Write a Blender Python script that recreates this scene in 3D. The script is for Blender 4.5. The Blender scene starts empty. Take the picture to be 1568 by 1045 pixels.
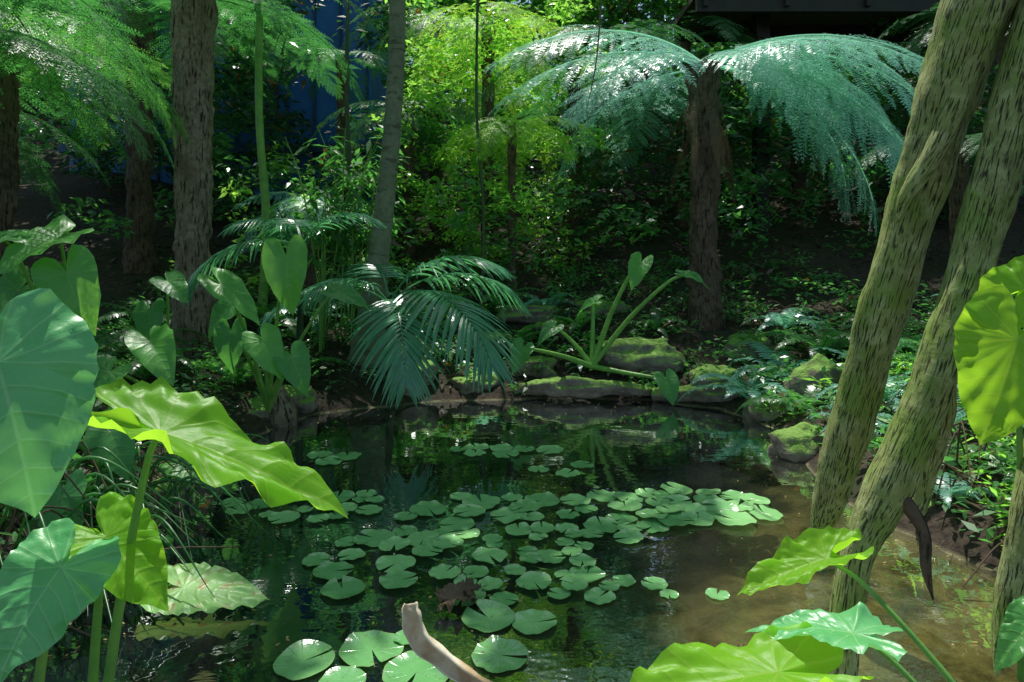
import bpy, math, random
import numpy as np
from mathutils import Vector, Matrix, noise
rng=np.random.default_rng(7); random.seed(7)
sc=bpy.context.scene
S=Vector((-0.10,0.36,0.93)).normalized()
Zu=np.array([0,0,1.0])

# ---------------------------------------------------------------- materials
class NT:
    def __init__(s,name):
        s.m=bpy.data.materials.new(name); s.m.use_nodes=True; s.t=s.m.node_tree; s.t.nodes.clear()
        s.out=s.t.nodes.new('ShaderNodeOutputMaterial')
    def n(s,ty,**k):
        nd=s.t.nodes.new(ty)
        for a,b in k.items():
            if a.startswith('i_'):
                key=a[2:]; key=int(key) if key.isdigit() else key.replace('_',' ')
                s.inp(nd,key,b)
            else: setattr(nd,a,b)
        return nd
    def inp(s,nd,key,b):
        if isinstance(b,bpy.types.NodeSocket): s.t.links.new(b,nd.inputs[key])
        elif isinstance(b,bpy.types.Node): s.t.links.new(b.outputs[0],nd.inputs[key])
        else:
            if isinstance(b,tuple) and len(b)==3 and nd.inputs[key].type=='RGBA': b=b+(1,)
            nd.inputs[key].default_value=b
    def math(s,op,a,b=0.0,clamp=False):
        nd=s.t.nodes.new('ShaderNodeMath'); nd.operation=op; nd.use_clamp=clamp
        s.inp(nd,0,a)
        if op not in('ABSOLUTE','FRACT','SINE'): s.inp(nd,1,b)
        return nd.outputs[0]
    def mix(s,f,a,b):
        nd=s.t.nodes.new('ShaderNodeMix'); nd.data_type='RGBA'
        s.inp(nd,0,f)
        for k,v in((6,a),(7,b)): s.inp(nd,k,v)
        return nd.outputs[2]
    def noise(s,vec,scale,detail=4,rough=.55):
        nd=s.t.nodes.new('ShaderNodeTexNoise'); 
        if vec is not None: s.inp(nd,'Vector',vec)
        nd.inputs['Scale'].default_value=scale; nd.inputs['Detail'].default_value=detail; nd.inputs['Roughness'].default_value=rough
        return nd.outputs[0]
    def ramp(s,f,stops):
        nd=s.t.nodes.new('ShaderNodeValToRGB'); s.inp(nd,0,f); e=nd.color_ramp.elements
        while len(e)<len(stops): e.new(.5)
        for x,(p,c) in zip(e,stops):
            x.position=p; x.color=(c,c,c,1) if not isinstance(c,tuple) else c+(1,)
        return nd.outputs[0]
    def attr(s,nm):
        nd=s.t.nodes.new('ShaderNodeAttribute'); nd.attribute_name=nm; return nd.outputs['Vector']
    def scale(s,v,sc3):
        nd=s.t.nodes.new('ShaderNodeVectorMath'); nd.operation='MULTIPLY'; s.inp(nd,0,v); nd.inputs[1].default_value=sc3; return nd.outputs[0]
    def obj(s): return s.t.nodes.new('ShaderNodeTexCoord').outputs['Object']
    def geo(s): return s.t.nodes.new('ShaderNodeNewGeometry')
    def bump(s,h,st,dist=.02):
        nd=s.t.nodes.new('ShaderNodeBump'); s.inp(nd,'Height',h); nd.inputs['Strength'].default_value=st; nd.inputs['Distance'].default_value=dist; return nd.outputs[0]
    def pr(s,col,rough=.6,spec=.5,nrm=None):
        nd=s.t.nodes.new('ShaderNodeBsdfPrincipled'); s.inp(nd,'Base Color',col); s.inp(nd,'Roughness',rough); nd.inputs['Specular IOR Level'].default_value=spec
        if nrm is not None: s.inp(nd,'Normal',nrm)
        return nd.outputs[0]
    def fin(s,sh): s.t.links.new(sh,s.out.inputs[0]); return s.m
    def mixsh(s,f,a,b):
        nd=s.t.nodes.new('ShaderNodeMixShader'); s.inp(nd,0,f); s.t.links.new(a,nd.inputs[1]); s.t.links.new(b,nd.inputs[2]); return nd.outputs[0]

def leaf_mat(name,c1,c2,tr,tf=.4,rough=.4,spec=.5,dead=0.0):
    t=NT(name); g=t.geo(); rnd=g.outputs['Random Per Island']
    oi=t.n('ShaderNodeObjectInfo').outputs['Random']
    f=t.math('ADD',t.math('MULTIPLY',rnd,.65),t.math('MULTIPLY',oi,.35))
    col=t.mix(f,c1,c2); trc=t.mix(f,tr,tuple(min(1,x*1.5) for x in tr))
    if dead>0:
        d=t.math('GREATER_THAN',rnd,1-dead); col=t.mix(d,col,(.16,.09,.03)); trc=t.mix(d,trc,(.2,.1,.02))
    a=t.pr(col,rough,spec); b=t.n('ShaderNodeBsdfTranslucent',i_Color=trc).outputs[0]
    return t.fin(t.mixsh(tf,a,b))

def taro_mat(name,c1,c2,tr,tf=.45,rough=.3,vein=(.25,.42,.12),blotch=0.0,spec=.5):
    t=NT(name); v=t.attr('leafco'); sp=t.n('ShaderNodeSeparateXYZ',i_0=v)
    x=t.math('ABSOLUTE',sp.outputs[0]); y=sp.outputs[1]
    wob=t.math('MULTIPLY',t.math('SUBTRACT',t.noise(v,2.6,2),.5),.10)
    crv=t.math('ADD',t.math('MULTIPLY',x,.4),t.math('MULTIPLY',t.math('MULTIPLY',x,x),.9))
    q=t.math('ADD',t.math('SUBTRACT',y,crv),wob)
    ppa=t.math('PINGPONG',q,.085)
    an=t.math('ADD',t.math('ARCTAN2',x,y),t.math('MULTIPLY',wob,1.5))
    r=t.math('SQRT',t.math('ADD',t.math('MULTIPLY',x,x),t.math('MULTIPLY',y,y)))
    ppb=t.math('MULTIPLY',t.math('PINGPONG',t.math('SUBTRACT',an,1.19),.27),t.math('MULTIPLY',r,.9))
    low=t.math('GREATER_THAN',t.math('SUBTRACT',crv,y),0.0)
    pp=t.math('ADD',t.math('MULTIPLY',ppa,t.math('SUBTRACT',1.0,low)),t.math('MULTIPLY',ppb,low))
    lat=t.ramp(pp,[(0.0,1.0),(.0035,.7),(.008,0.0)])
    mid=t.ramp(x,[(0.0,1.0),(.006,.9),(.011,0.0)])
    fine=t.ramp(t.n('ShaderNodeTexVoronoi',feature='DISTANCE_TO_EDGE',i_Vector=v,i_Scale=26.0).outputs[0],[(0.0,1.0),(.06,0.0)])
    vn=t.math('MAXIMUM',t.math('MAXIMUM',lat,t.math('MULTIPLY',mid,t.math('GREATER_THAN',y,0.0))),t.math('MULTIPLY',fine,.2))
    nz=t.noise(v,3.5,5); oi=t.n('ShaderNodeObjectInfo').outputs['Random']
    base=t.mix(t.ramp(nz,[(.3,0.0),(.7,1.0)]),c1,c2)
    base=t.mix(t.math('MULTIPLY',oi,.35),base,tuple(x*.6 for x in c1))
    col=t.mix(t.math('MULTIPLY',vn,.6),base,vein)
    trc=t.mix(t.math('MULTIPLY',vn,.45),t.mix(nz,tr,tuple(x*.75 for x in tr)),tuple(min(1,x*1.3) for x in tr))
    sp2=t.ramp(t.noise(v,13,6,.7),[(.66,0.0),(.72,1.0)])
    col=t.mix(t.math('MULTIPLY',sp2,.5),col,(.16,.13,.04))
    if blotch>0:
        b2=t.ramp(t.noise(v,4,5,.65),[(.62-blotch*.2,0.0),(.7-blotch*.2,1.0)]); col=t.mix(b2,col,(.42,.36,.14)); trc=t.mix(b2,trc,(.4,.28,.08))
    h=t.math('ADD',t.math('MULTIPLY',t.ramp(pp,[(0.0,0.0),(.03,.8),(.085,1.0)]),.5),t.math('MULTIPLY',t.noise(v,7,4),.9))
    nb=t.bump(h,.4,.01)
    rg=t.math('ADD',rough,t.math('MULTIPLY',t.noise(v,9,3),.2))
    a=t.pr(col,rg,spec,nb); tb=t.n('ShaderNodeBsdfTranslucent',i_Color=trc).outputs[0]
    return t.fin(t.mixsh(tf,a,tb))

def bark_mat(name,c1,c2,c3,crack=(.02,.015,.01),sc1=(30,30,3),cs=1.0,bs=.8,moss=None,ct=.36):
    t=NT(name); v=t.attr('tubeco'); st=t.scale(v,sc1)
    n1=t.noise(st,cs,6,.6); n2=t.noise(v,2.2,5,.6); n3=t.noise(v,14,5,.65)
    col=t.mix(t.ramp(n2,[(.35,0.0),(.65,1.0)]),c1,c2)
    col=t.mix(t.ramp(n3,[(.45,0.0),(.7,1.0)]),col,c3)
    if moss: col=t.mix(t.ramp(t.noise(v,3.1,6,.7),[(.45,0.0),(.58,.9)]),col,moss)
    ck=t.ramp(n1,[(ct,1.0),(ct+.08,0.0)])
    col=t.mix(ck,col,crack)
    h=t.math('SUBTRACT',t.math('MULTIPLY',n3,.5),ck)
    return t.fin(t.pr(col,.8,.3,t.bump(h,bs,.02)))

M={}
M['fern_sheen_soft']=leaf_mat('fern_sheen_soft',(.13,.34,.25),(.24,.46,.37),(.22,.62,.36),.36,.33,1.0)  # bluish tint paints the bright sheen of sunlit fronds into the colour
M['fern_sheen']=leaf_mat('fern_sheen',(.17,.46,.34),(.34,.66,.54),(.34,.85,.52),.42,.33,1.0)  # paler still: sky and sun reflection painted into the frond colour
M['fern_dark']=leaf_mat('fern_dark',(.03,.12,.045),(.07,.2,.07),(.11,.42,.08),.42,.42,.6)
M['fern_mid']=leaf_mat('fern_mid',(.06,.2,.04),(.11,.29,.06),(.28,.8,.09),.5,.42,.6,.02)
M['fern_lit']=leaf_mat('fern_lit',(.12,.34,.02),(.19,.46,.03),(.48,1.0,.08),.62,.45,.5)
M['palm']=leaf_mat('palm_leaf',(.05,.22,.11),(.10,.31,.17),(.13,.48,.16),.32,.26,1.0)
M['canopy']=leaf_mat('canopy_leaf',(.05,.15,.03),(.09,.22,.05),(.2,.58,.07),.45,.5,.4)
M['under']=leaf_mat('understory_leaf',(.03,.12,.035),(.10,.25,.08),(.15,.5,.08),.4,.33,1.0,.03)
M['under_shade']=leaf_mat('understory_shaded',(.015,.05,.022),(.045,.12,.045),(.06,.22,.05),.3,.34,.9,.08)  # understory copies, here and next: shade and sunlight put into leaf colour
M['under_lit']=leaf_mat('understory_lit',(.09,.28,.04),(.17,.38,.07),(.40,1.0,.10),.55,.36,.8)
M['litter']=leaf_mat('leaf_litter',(.07,.045,.025),(.17,.12,.07),(.1,.06,.02),.15,.7,.3)
M['dead']=leaf_mat('dead_frond',(.11,.07,.04),(.24,.17,.11),(.14,.09,.05),.2,.7,.3)
M['dry']=leaf_mat('dry_fern',(.36,.27,.10),(.5,.42,.16),(.5,.36,.1),.35,.6,.3)
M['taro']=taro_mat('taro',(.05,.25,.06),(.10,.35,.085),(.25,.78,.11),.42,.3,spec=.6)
M['taro_lit']=taro_mat('taro_sunlit',(.10,.40,.06),(.16,.50,.09),(.35,.9,.1),.45,.3,spec=.7)  # taro copy with colour brightened so some leaves look sunlit
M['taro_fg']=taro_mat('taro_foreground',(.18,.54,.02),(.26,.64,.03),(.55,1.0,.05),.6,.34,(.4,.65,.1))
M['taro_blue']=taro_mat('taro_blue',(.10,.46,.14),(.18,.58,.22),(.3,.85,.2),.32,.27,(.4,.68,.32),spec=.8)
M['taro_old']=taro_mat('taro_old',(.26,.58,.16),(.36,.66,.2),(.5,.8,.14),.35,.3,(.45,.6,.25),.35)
def simple(name,c1,c2,sc,rough,spec=.4,b=.3):
    t=NT(name); n=t.noise(t.obj(),sc,6,.6)
    return t.fin(t.pr(t.mix(t.ramp(n,[(.35,0.0),(.65,1.0)]),c1,c2),rough,spec,t.bump(n,b,.02)))
M['stem']=simple('green_stem',(.2,.42,.07),(.12,.3,.05),8,.4)
M['stem_dk']=simple('dark_stem',(.06,.09,.03),(.03,.05,.02),8,.5)
M['husk']=simple('dry_husk',(.85,.76,.58),(.5,.33,.17),9,.5)
M['vine']=simple('vine_bark',(.2,.15,.08),(.1,.07,.04),9,.8)
M['bark_fern']=bark_mat('fern_trunk',(.21,.16,.11),(.31,.25,.18),(.11,.08,.05),sc1=(44,44,6))
M['bark_dark']=bark_mat('fern_trunk_dark',(.10,.065,.045),(.16,.11,.075),(.04,.028,.02),sc1=(50,50,6))
M['bark_palm']=bark_mat('palm_trunk',(.15,.18,.11),(.22,.24,.15),(.11,.14,.07),crack=(.09,.10,.06),sc1=(5,5,20),bs=.2)
M['bark_pand']=bark_mat('pandanus_root',(.30,.34,.11),(.20,.22,.08),(.44,.48,.22),crack=(.05,.045,.02),sc1=(150,150,13),bs=.8,moss=(.19,.28,.05),ct=.37)
def rockm():
    t=NT('mossy_rock'); g=t.geo(); o=g.outputs['Position']; nz=t.n('ShaderNodeSeparateXYZ',i_0=g.outputs['Normal']).outputs[2]
    n=t.noise(o,5,8,.65); n2=t.noise(o,28,5,.6)
    col=t.mix(t.ramp(n,[(.35,0.0),(.65,1.0)]),(.11,.09,.07),(.30,.26,.20))
    mf=t.ramp(t.math('ADD',t.math('MULTIPLY',nz,.5),t.math('MULTIPLY',n,.7)),[(.48,0.0),(.70,1.0)])
    col=t.mix(mf,col,t.mix(n2,(.08,.17,.03),(.28,.46,.09)))
    return t.fin(t.pr(col,.8,.3,t.bump(t.math('ADD',n2,n),.8,.03)))
M['rock']=rockm()
def groundm():
    t=NT('ground_soil'); o=t.geo().outputs['Position']
    n=t.noise(o,1.1,6,.6); n2=t.noise(o,18,6,.7)
    col=t.mix(t.ramp(n2,[(.35,0.0),(.7,1.0)]),(.02,.014,.009),(.09,.065,.045))
    col=t.mix(t.ramp(n,[(.45,0.0),(.65,.8)]),col,(.025,.04,.014))
    sp=t.n('ShaderNodeSeparateXYZ',i_0=o); z=sp.outputs[2]
    mud=t.mix(t.ramp(t.noise(o,5,7,.7),[(.38,0.0),(.62,1.0)]),(.18,.16,.08),(.62,.56,.30))
    col=t.mix(t.ramp(t.math('ADD',z,.05,True),[(.02,1.0),(.07,0.0)]),col,mud)
    return t.fin(t.pr(col,.9,.3,t.bump(n2,.8,.04)))
M['ground']=groundm()
def waterm():
    t=NT('pond_water'); o=t.geo().outputs['Position']; sp=t.n('ShaderNodeSeparateXYZ',i_0=o)
    h=t.math('ADD',t.noise(t.scale(o,(1,1.6,1)),3.2,3,.5),t.math('MULTIPLY',t.noise(o,17,2,.5),.10))
    nb=t.bump(h,.03,.1)
    fr=t.math('ADD',t.math('MULTIPLY',t.n('ShaderNodeFresnel',i_IOR=1.5,i_Normal=nb).outputs[0],2.1),.08,True)
    gl=t.n('ShaderNodeBsdfGlossy',i_Color=(.95,.98,1.0),i_Roughness=.008,i_Normal=nb).outputs[0]
    s=t.math('ADD',t.math('SUBTRACT',t.math('MULTIPLY',sp.outputs[0],.55),t.math('MULTIPLY',t.math('SUBTRACT',sp.outputs[1],3.5),.45)),t.math('MULTIPLY',t.math('SUBTRACT',t.noise(o,1.4,4),.5),1.2))
    m=t.ramp(s,[(.2,0.0),(.9,1.0)])
    tr=t.n('ShaderNodeBsdfTransparent',i_Color=t.mix(m,(.2,.24,.22),(.84,.84,.62))).outputs[0]
    df=t.n('ShaderNodeBsdfDiffuse',i_Color=t.mix(m,(.014,.026,.03),(.12,.12,.06))).outputs[0]
    return t.fin(t.mixsh(fr,t.mixsh(.35,tr,df),gl))
M['water']=waterm()
def padm():
    t=NT('lily_pad'); v=t.attr('leafco'); sp=t.n('ShaderNodeSeparateXYZ',i_0=v); rnd=t.geo().outputs['Random Per Island']
    r=t.n('ShaderNodeVectorMath',operation='LENGTH',i_0=v).outputs['Value']
    an=t.math('ARCTAN2',sp.outputs[1],sp.outputs[0])
    vn=t.ramp(t.math('PINGPONG',an,math.pi/14),[(0.0,1.0),(.03,0.0)])
    n=t.noise(t.geo().outputs['Position'],14,5,.6)
    col=t.mix(t.math('ADD',t.math('MULTIPLY',n,.4),t.math('MULTIPLY',rnd,.6)),(.08,.31,.09),(.36,.72,.27))
    col=t.mix(t.math('MULTIPLY',vn,.3),col,(.4,.6,.3))
    col=t.mix(t.math('MULTIPLY',t.ramp(r,[(.92,0.0),(1.0,1.0)]),.4),col,(.3,.35,.12))
    col=t.mix(t.ramp(t.noise(t.geo().outputs['Position'],45,4,.7),[(.62,0.0),(.68,.85)]),col,(.16,.13,.05))
    nb=t.bump(t.math('ADD',n,t.math('MULTIPLY',vn,.3)),.4,.012)
    a=t.pr(col,.2,1.0,nb); b=t.n('ShaderNodeBsdfTranslucent',i_Color=(.15,.45,.08)).outputs[0]
    return t.fin(t.mixsh(.1,a,b))
M['pad']=padm()
M['blue']=simple('blue_cladding',(.015,.11,.40),(.03,.18,.55),1.5,.5)
M['bluedk']=simple('blue_trim',(.01,.05,.13),(.02,.07,.18),2,.5)
M['glass']=simple('window_dark',(.02,.03,.05),(.04,.06,.08),2,.08,.8,0.02)
M['steel']=simple('dark_steel',(.015,.015,.017),(.03,.028,.025),5,.6)
M['timber']=simple('timber',(.08,.055,.035),(.13,.09,.06),9,.8)

# ---------------------------------------------------------------- mesh utils
def link(o,parent=None):
    sc.collection.objects.link(o)
    if parent: o.parent=parent
    return o
def empty(name,loc=(0,0,0)):
    e=bpy.data.objects.new(name,None); e.location=loc; e.empty_display_size=.2; return link(e)
def mk(name,V,F,mat,smooth=True,co=None,cname='leafco'):
    me=bpy.data.meshes.new(name)
    V=np.asarray(V,dtype=np.float32)
    if isinstance(F,np.ndarray) and F.shape[1]==4:
        me.vertices.add(len(V)); me.vertices.foreach_set('co',V.ravel())
        me.loops.add(F.size); me.loops.foreach_set('vertex_index',F.astype(np.int32).ravel())
        me.polygons.add(len(F)); me.polygons.foreach_set('loop_start',np.arange(0,F.size,4,dtype=np.int32))
        me.update(calc_edges=True)
    else: me.from_pydata([tuple(map(float,v)) for v in V],[],[tuple(int(i) for i in f) for f in F])
    if smooth: me.polygons.foreach_set('use_smooth',[True]*len(me.polygons))
    if co is not None:
        a=me.attributes.new(cname,'FLOAT_VECTOR','POINT'); a.data.foreach_set('vector',np.asarray(co,dtype=np.float32).ravel())
    me.materials.append(mat); me.update(); return me
def ob(name,me,parent=None,loc=(0,0,0),rot=(0,0,0),s=1):
    o=bpy.data.objects.new(name,me); o.location=loc; o.rotation_euler=rot
    o.scale=(s,s,s) if not isinstance(s,tuple) else s
    return link(o,parent)
def nrm(v): v=np.asarray(v,float); return v/(np.linalg.norm(v)+1e-9)
def catmull(P,k):
    P=[np.array(p,float) for p in P]; Q=[2*P[0]-P[1]]+P+[2*P[-1]-P[-2]]; out=[]
    for i in range(1,len(Q)-2):
        a,b,c,d=Q[i-1:i+3]
        for j in range(k):
            t=j/k; out.append(.5*((2*b)+(c-a)*t+(2*a-5*b+4*c-d)*t*t+(3*b-3*c+d-a)*t**3))
    out.append(P[-1]); return np.array(out)
def tube(pts,seg=10,k=6,rough=0.0,nf=3.0,ring=0.0,ringf=8):
    C=catmull(pts,k) if k>1 else np.array(pts,float); n=len(C); V=[];co=[];F=[];ln=0
    side=None
    for i in range(n):
        T=nrm(C[min(i+1,n-1),:3]-C[max(i-1,0),:3])
        if side is None: side=nrm(np.cross(T,[0.3,1,0.1]))
        side=nrm(side-T*np.dot(side,T)); b=np.cross(T,side)
        if i: ln+=np.linalg.norm(C[i,:3]-C[i-1,:3])
        r=max(C[i,3],.0008)
        for j in range(seg):
            a=2*math.pi*j/seg; d=side*math.cos(a)+b*math.sin(a)
            rr=r
            if rough: rr*=1+rough*noise.noise(Vector((math.cos(a)*1.7,math.sin(a)*1.7,ln*nf)))+rough*.6*noise.noise(Vector((math.cos(a)*5,math.sin(a)*5,ln*nf*2.7+9)))
            if ring: rr*=1+ring*(abs(math.sin(ln*ringf+noise.noise(Vector((ln*2,1,1)))*1.5))**6)
            V.append(C[i,:3]+d*rr); co.append((math.cos(a)*r,math.sin(a)*r,ln))
    for i in range(n-1):
        for j in range(seg):
            j2=(j+1)%seg; F.append((i*seg+j,i*seg+j2,(i+1)*seg+j2,(i+1)*seg+j))
    return np.array(V),np.array(F),np.array(co)
def tube_ob(name,pts,mat,parent=None,**k):
    V,F,co=tube(pts,**k); return ob(name,mk(name,V,F,mat,True,co,'tubeco'),parent)
class Acc:
    def __init__(s): s.V=[];s.F=[];s.C=[];s.n=0
    def add(s,V,F,co=None):
        s.V.append(np.asarray(V,float)); s.F.append(np.asarray(F)+s.n); s.n+=len(V)
        s.C.append(np.zeros((len(V),3)) if co is None else np.asarray(co))
    def mesh(s,name,mat,smooth=True,cname='leafco'):
        return mk(name,np.concatenate(s.V),np.concatenate(s.F),mat,smooth,np.concatenate(s.C),cname)

# ---------------------------------------------------------------- fronds
def frond(name,mat,L=2.6,W=.55,a0=50,a1=-45,n=30,m=15,droop=.25,seed=0,phi=20,stalk=.14,plen=.16,side=0):
    r=np.random.default_rng(seed); V=[];F=[]
    N=60; ang=np.radians(np.linspace(a0,a1,N)); ds=L/(N-1)
    P=np.zeros((N,3)); 
    for i in range(1,N): P[i]=P[i-1]+np.array([side*ds*(i/N)*.3,math.cos(ang[i])*ds,math.sin(ang[i])*ds])
    def quad(a,b,c,d):
        k=len(V); V.extend((a,b,c,d)); F.append((k,k+1,k+2,k+3))
    X=np.array([1.0,0,0])
    rw=.011*L/2.6*1.3
    for i in range(N-1):
        w=rw*(1-i/N)+.002; w2=rw*(1-(i+1)/N)+.002; T=nrm(P[i+1]-P[i]); U=np.cross(X,T)
        quad(P[i]-X*w,P[i]+X*w,P[i+1]+X*w2,P[i+1]-X*w2); quad(P[i]-U*w,P[i]+U*w,P[i+1]+U*w2,P[i+1]-U*w2)
    for i in range(n):
        t=stalk+(1-stalk)*(i+.3)/n; f=t*(N-1); i0=min(int(f),N-2); p=P[i0]+(P[i0+1]-P[i0])*(f-i0); T=nrm(P[i0+1]-P[i0]); U=np.cross(X,T)
        tt=(t-stalk)/(1-stalk); prof=min(1,.45+tt*2.2)*(1-tt**2.2)**.9+.03
        for sgn in(-1,1):
            ph=math.radians(phi+35*tt**2+r.normal(0,3.5)); l=W*prof*r.uniform(.85,1.08)
            D=nrm(X*sgn*math.cos(ph)+T*math.sin(ph)+U*r.normal(.0,.09)); E=nrm(T-D*np.dot(T,D)); G=np.cross(D,E)*sgn
            dr=droop*r.uniform(.6,1.4)
            if m==0:
                w=min(L*(1-stalk)/n*.46,l*.3); ks=[0,.12,.45,.75,1]; ws=[.35,.95,1,.7,.05]; pp=[p+D*l*s-Zu*dr*l*s*s for s in ks]
                for q in range(4): quad(pp[q]-E*w*ws[q],pp[q]+E*w*ws[q],pp[q+1]+E*w*ws[q+1],pp[q+1]-E*w*ws[q+1])
                continue
            prev=p
            sp=l/m
            for j in range(m):
                s=(j+.6)/m; c=p+D*l*s-Zu*dr*l*s*s
                pl=l*plen*2.2*(1-s**1.8)*min(1,.6+s*2)+.006
                pl=min(pl,L*(1-stalk)/n*.62)
                w=sp*.40; 
                Dj=nrm(c-prev); quad(prev-E*.0025,prev+E*.0025,c+E*.002,c-E*.002); prev=c
                for s2 in(-1,1):
                    e=nrm(E*s2+Dj*.35-Zu*.1+G*r.normal(0,.16)); tip=c+e*pl; mid=c+e*pl*.5
                    quad(c-Dj*w*.8,mid-Dj*w*.75,tip,mid+Dj*w*.85)
    return mk(name,np.array(V),np.array(F),mat,False)
def palm_frond(name,mat,L=1.5,W=.6,a0=55,a1=-50,n=24,seed=0,stalk=.25,droop=.5,wid=.022):
    r=np.random.default_rng(seed);V=[];F=[];N=50;ang=np.radians(np.linspace(a0,a1,N));ds=L/(N-1);P=np.zeros((N,3));X=np.array([1.0,0,0])
    for i in range(1,N): P[i]=P[i-1]+np.array([0,math.cos(ang[i])*ds,math.sin(ang[i])*ds])
    def quad(a,b,c,d):
        k=len(V); V.extend((a,b,c,d)); F.append((k,k+1,k+2,k+3))
    for i in range(N-1):
        w=.012*(1-i/N)+.002; T=nrm(P[i+1]-P[i]); U=np.cross(X,T)
        quad(P[i]-X*w,P[i]+X*w,P[i+1]+X*w,P[i+1]-X*w); quad(P[i]-U*w,P[i]+U*w,P[i+1]+U*w,P[i+1]-U*w)
    for i in range(n):
        tt=(i+.5)/n; t=stalk+(1-stalk)*tt; f=t*(N-1); i0=min(int(f),N-2); p=P[i0]+(P[i0+1]-P[i0])*(f-i0); T=nrm(P[i0+1]-P[i0]); U=np.cross(X,T)
        prof=(.55+.45*math.sin(math.pi*min(1,tt*.9+.15)))*(1-.45*tt**3)
        for sgn in(-1,1):
            ph=math.radians(22+40*tt+r.normal(0,3)); l=W*prof*r.uniform(.9,1.05); D=nrm(X*sgn*math.cos(ph)+T*math.sin(ph)+U*r.uniform(.0,.2)); E=nrm(np.cross(D,U))
            dr=droop*r.uniform(.7,1.4); pts=[];ks=np.linspace(0,1,8)
            for s in ks: pts.append(p+D*l*s-Zu*dr*l*s**2.0)
            ws=[wid*x for x in(.35,.8,1,1,.9,.7,.4,.03)]
            for q in range(7):
                for s2 in(-1,1):
                    o1=E*s2*ws[q]-U*ws[q]*.35; o2=E*s2*ws[q+1]-U*ws[q+1]*.35
                    quad(pts[q],pts[q]+o1,pts[q+1]+o2,pts[q+1])
    return mk(name,np.array(V),np.array(F),mat,False)
def az(dx,dy): return math.atan2(-dx,dy)

# ---------------------------------------------------------------- terrain
POND=np.array([(-2.2,.6),(-2.1,2.0),(-1.95,2.9),(-2.15,3.7),(-2.3,4.7),(-2.45,5.8),(-2.1,6.9),(-.9,7.5),(.6,7.7),(1.6,7.55),(2.3,7.1),(2.55,6.2),(2.4,5.3),(2.25,4.4),(2.45,3.5),(2.9,2.8),(3.0,1.4),(2.0,.5),(0,.35)])
def sd(x,y):
    x=np.asarray(x,float);y=np.asarray(y,float); d=np.full(x.shape,1e9); ins=np.zeros(x.shape,bool); n=len(POND)
    for i in range(n):
        a=POND[i];b=POND[(i+1)%n]; e=b-a; wx=x-a[0];wy=y-a[1]; t=np.clip((wx*e[0]+wy*e[1])/(e@e),0,1)
        d=np.minimum(d,np.hypot(wx-e[0]*t,wy-e[1]*t))
        c=((a[1]>y)!=(b[1]>y))&(x<(b[0]-a[0])*(y-a[1])/(b[1]-a[1]+1e-12)+a[0]); ins^=c
    return np.where(ins,-d,d)
def H(x,y):
    x=np.asarray(x,float);y=np.asarray(y,float); d=sd(x,y)
    out=.05+.34*(1-np.exp(-np.maximum(d,0)/.45))+np.clip(d,0,10)*.02
    deep=-.10-.5*np.clip(-d/1.6,0,1)*np.clip((y-2.0)/3.5-x*.18+.15,0.05,1)
    h=np.where(d>0,out,np.minimum(.05,.05+d*.9).clip(-.1)+0*d)
    h=np.where(d<-.16,np.maximum(deep,-.09+(d+.16)*.9),h)
    h=h+np.clip(y-8.1,0,22)*.38*np.where(d>0,1,0)
    h=h+np.clip(-x-3.5,0,8)*.12*(d>0)+np.clip(x-3.2,0,9)*.14*(d>0)
    h=h+.09*np.sin(x*1.7+y*.9)*np.sin(y*1.3-x*.6)*np.clip(d,0,1)
    return h
def h1(x,y): return float(H(np.array([x]),np.array([y]))[0])
nx=260; sx=np.linspace(-1,1,nx); gx=5*np.sinh(sx*3.3); gy=5+5*np.sinh(sx*3.3)
GX,GY=np.meshgrid(gx,gy,indexing='ij'); GZ=H(GX,GY)
for i in range(nx):
    for j in range(nx):
        if abs(gx[i])<14 and -1<gy[j]<22: GZ[i,j]+=.05*noise.noise(Vector((gx[i]*2.3,gy[j]*2.3,0)))+.025*noise.noise(Vector((gx[i]*7,gy[j]*7,3)))
idx=np.arange(nx*nx).reshape(nx,nx)
F=np.stack([idx[:-1,:-1],idx[1:,:-1],idx[1:,1:],idx[:-1,1:]],-1).reshape(-1,4)
ob('ground',mk('ground',np.stack([GX,GY,GZ],-1).reshape(-1,3),F,M['ground']))
cen=POND.mean(0); ring=cen+(POND-cen)*1.12
ob('pond_water',mk('pond_water',[(x,y,0) for x,y in ring],[tuple(range(len(ring)))[::-1]],M['water'],False))
bpy.data.objects['pond_water'].data.flip_normals() if bpy.data.objects['pond_water'].data.polygons[0].normal.z<0 else None

# ---------------------------------------------------------------- leaf clouds
def leaf_cloud(P,L,asp=.4,flat=.6,droop=.3,r=rng):
    n=len(P); a=r.uniform(0,2*np.pi,n); D=np.stack([np.cos(a),np.sin(a),r.normal(-droop,.35,n)],-1); D/=np.linalg.norm(D,axis=1)[:,None]
    U=r.normal(0,1,(n,3))*(1-flat); U[:,2]+=flat*1.4; Sd=np.cross(D,U); Sd/=np.linalg.norm(Sd,axis=1)[:,None]; Nn=np.cross(Sd,D)
    L=np.asarray(L)[:,None]*np.ones((n,1)); W=L*asp*.5
    b=P; m1=P+D*L*.42+Sd*W+Nn*L*.04; tp=P+D*L-Nn*L*.05; m2=P+D*L*.42-Sd*W+Nn*L*.04
    V=np.stack([b,m1,tp,m2],1).reshape(-1,3); F=np.arange(4*n).reshape(n,4); return V,F
def clumps(C,R,k,r=rng):
    C=np.asarray(C);R=np.asarray(R); n=len(C); d=r.normal(0,1,(n,k,3)); d/=np.linalg.norm(d,axis=2)[...,None]; rad=r.uniform(.3,1,(n,k,1))**.6
    return (C[:,None]+d*rad*R[:,None,None]*np.array([1,1,.6])).reshape(-1,3)

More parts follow.
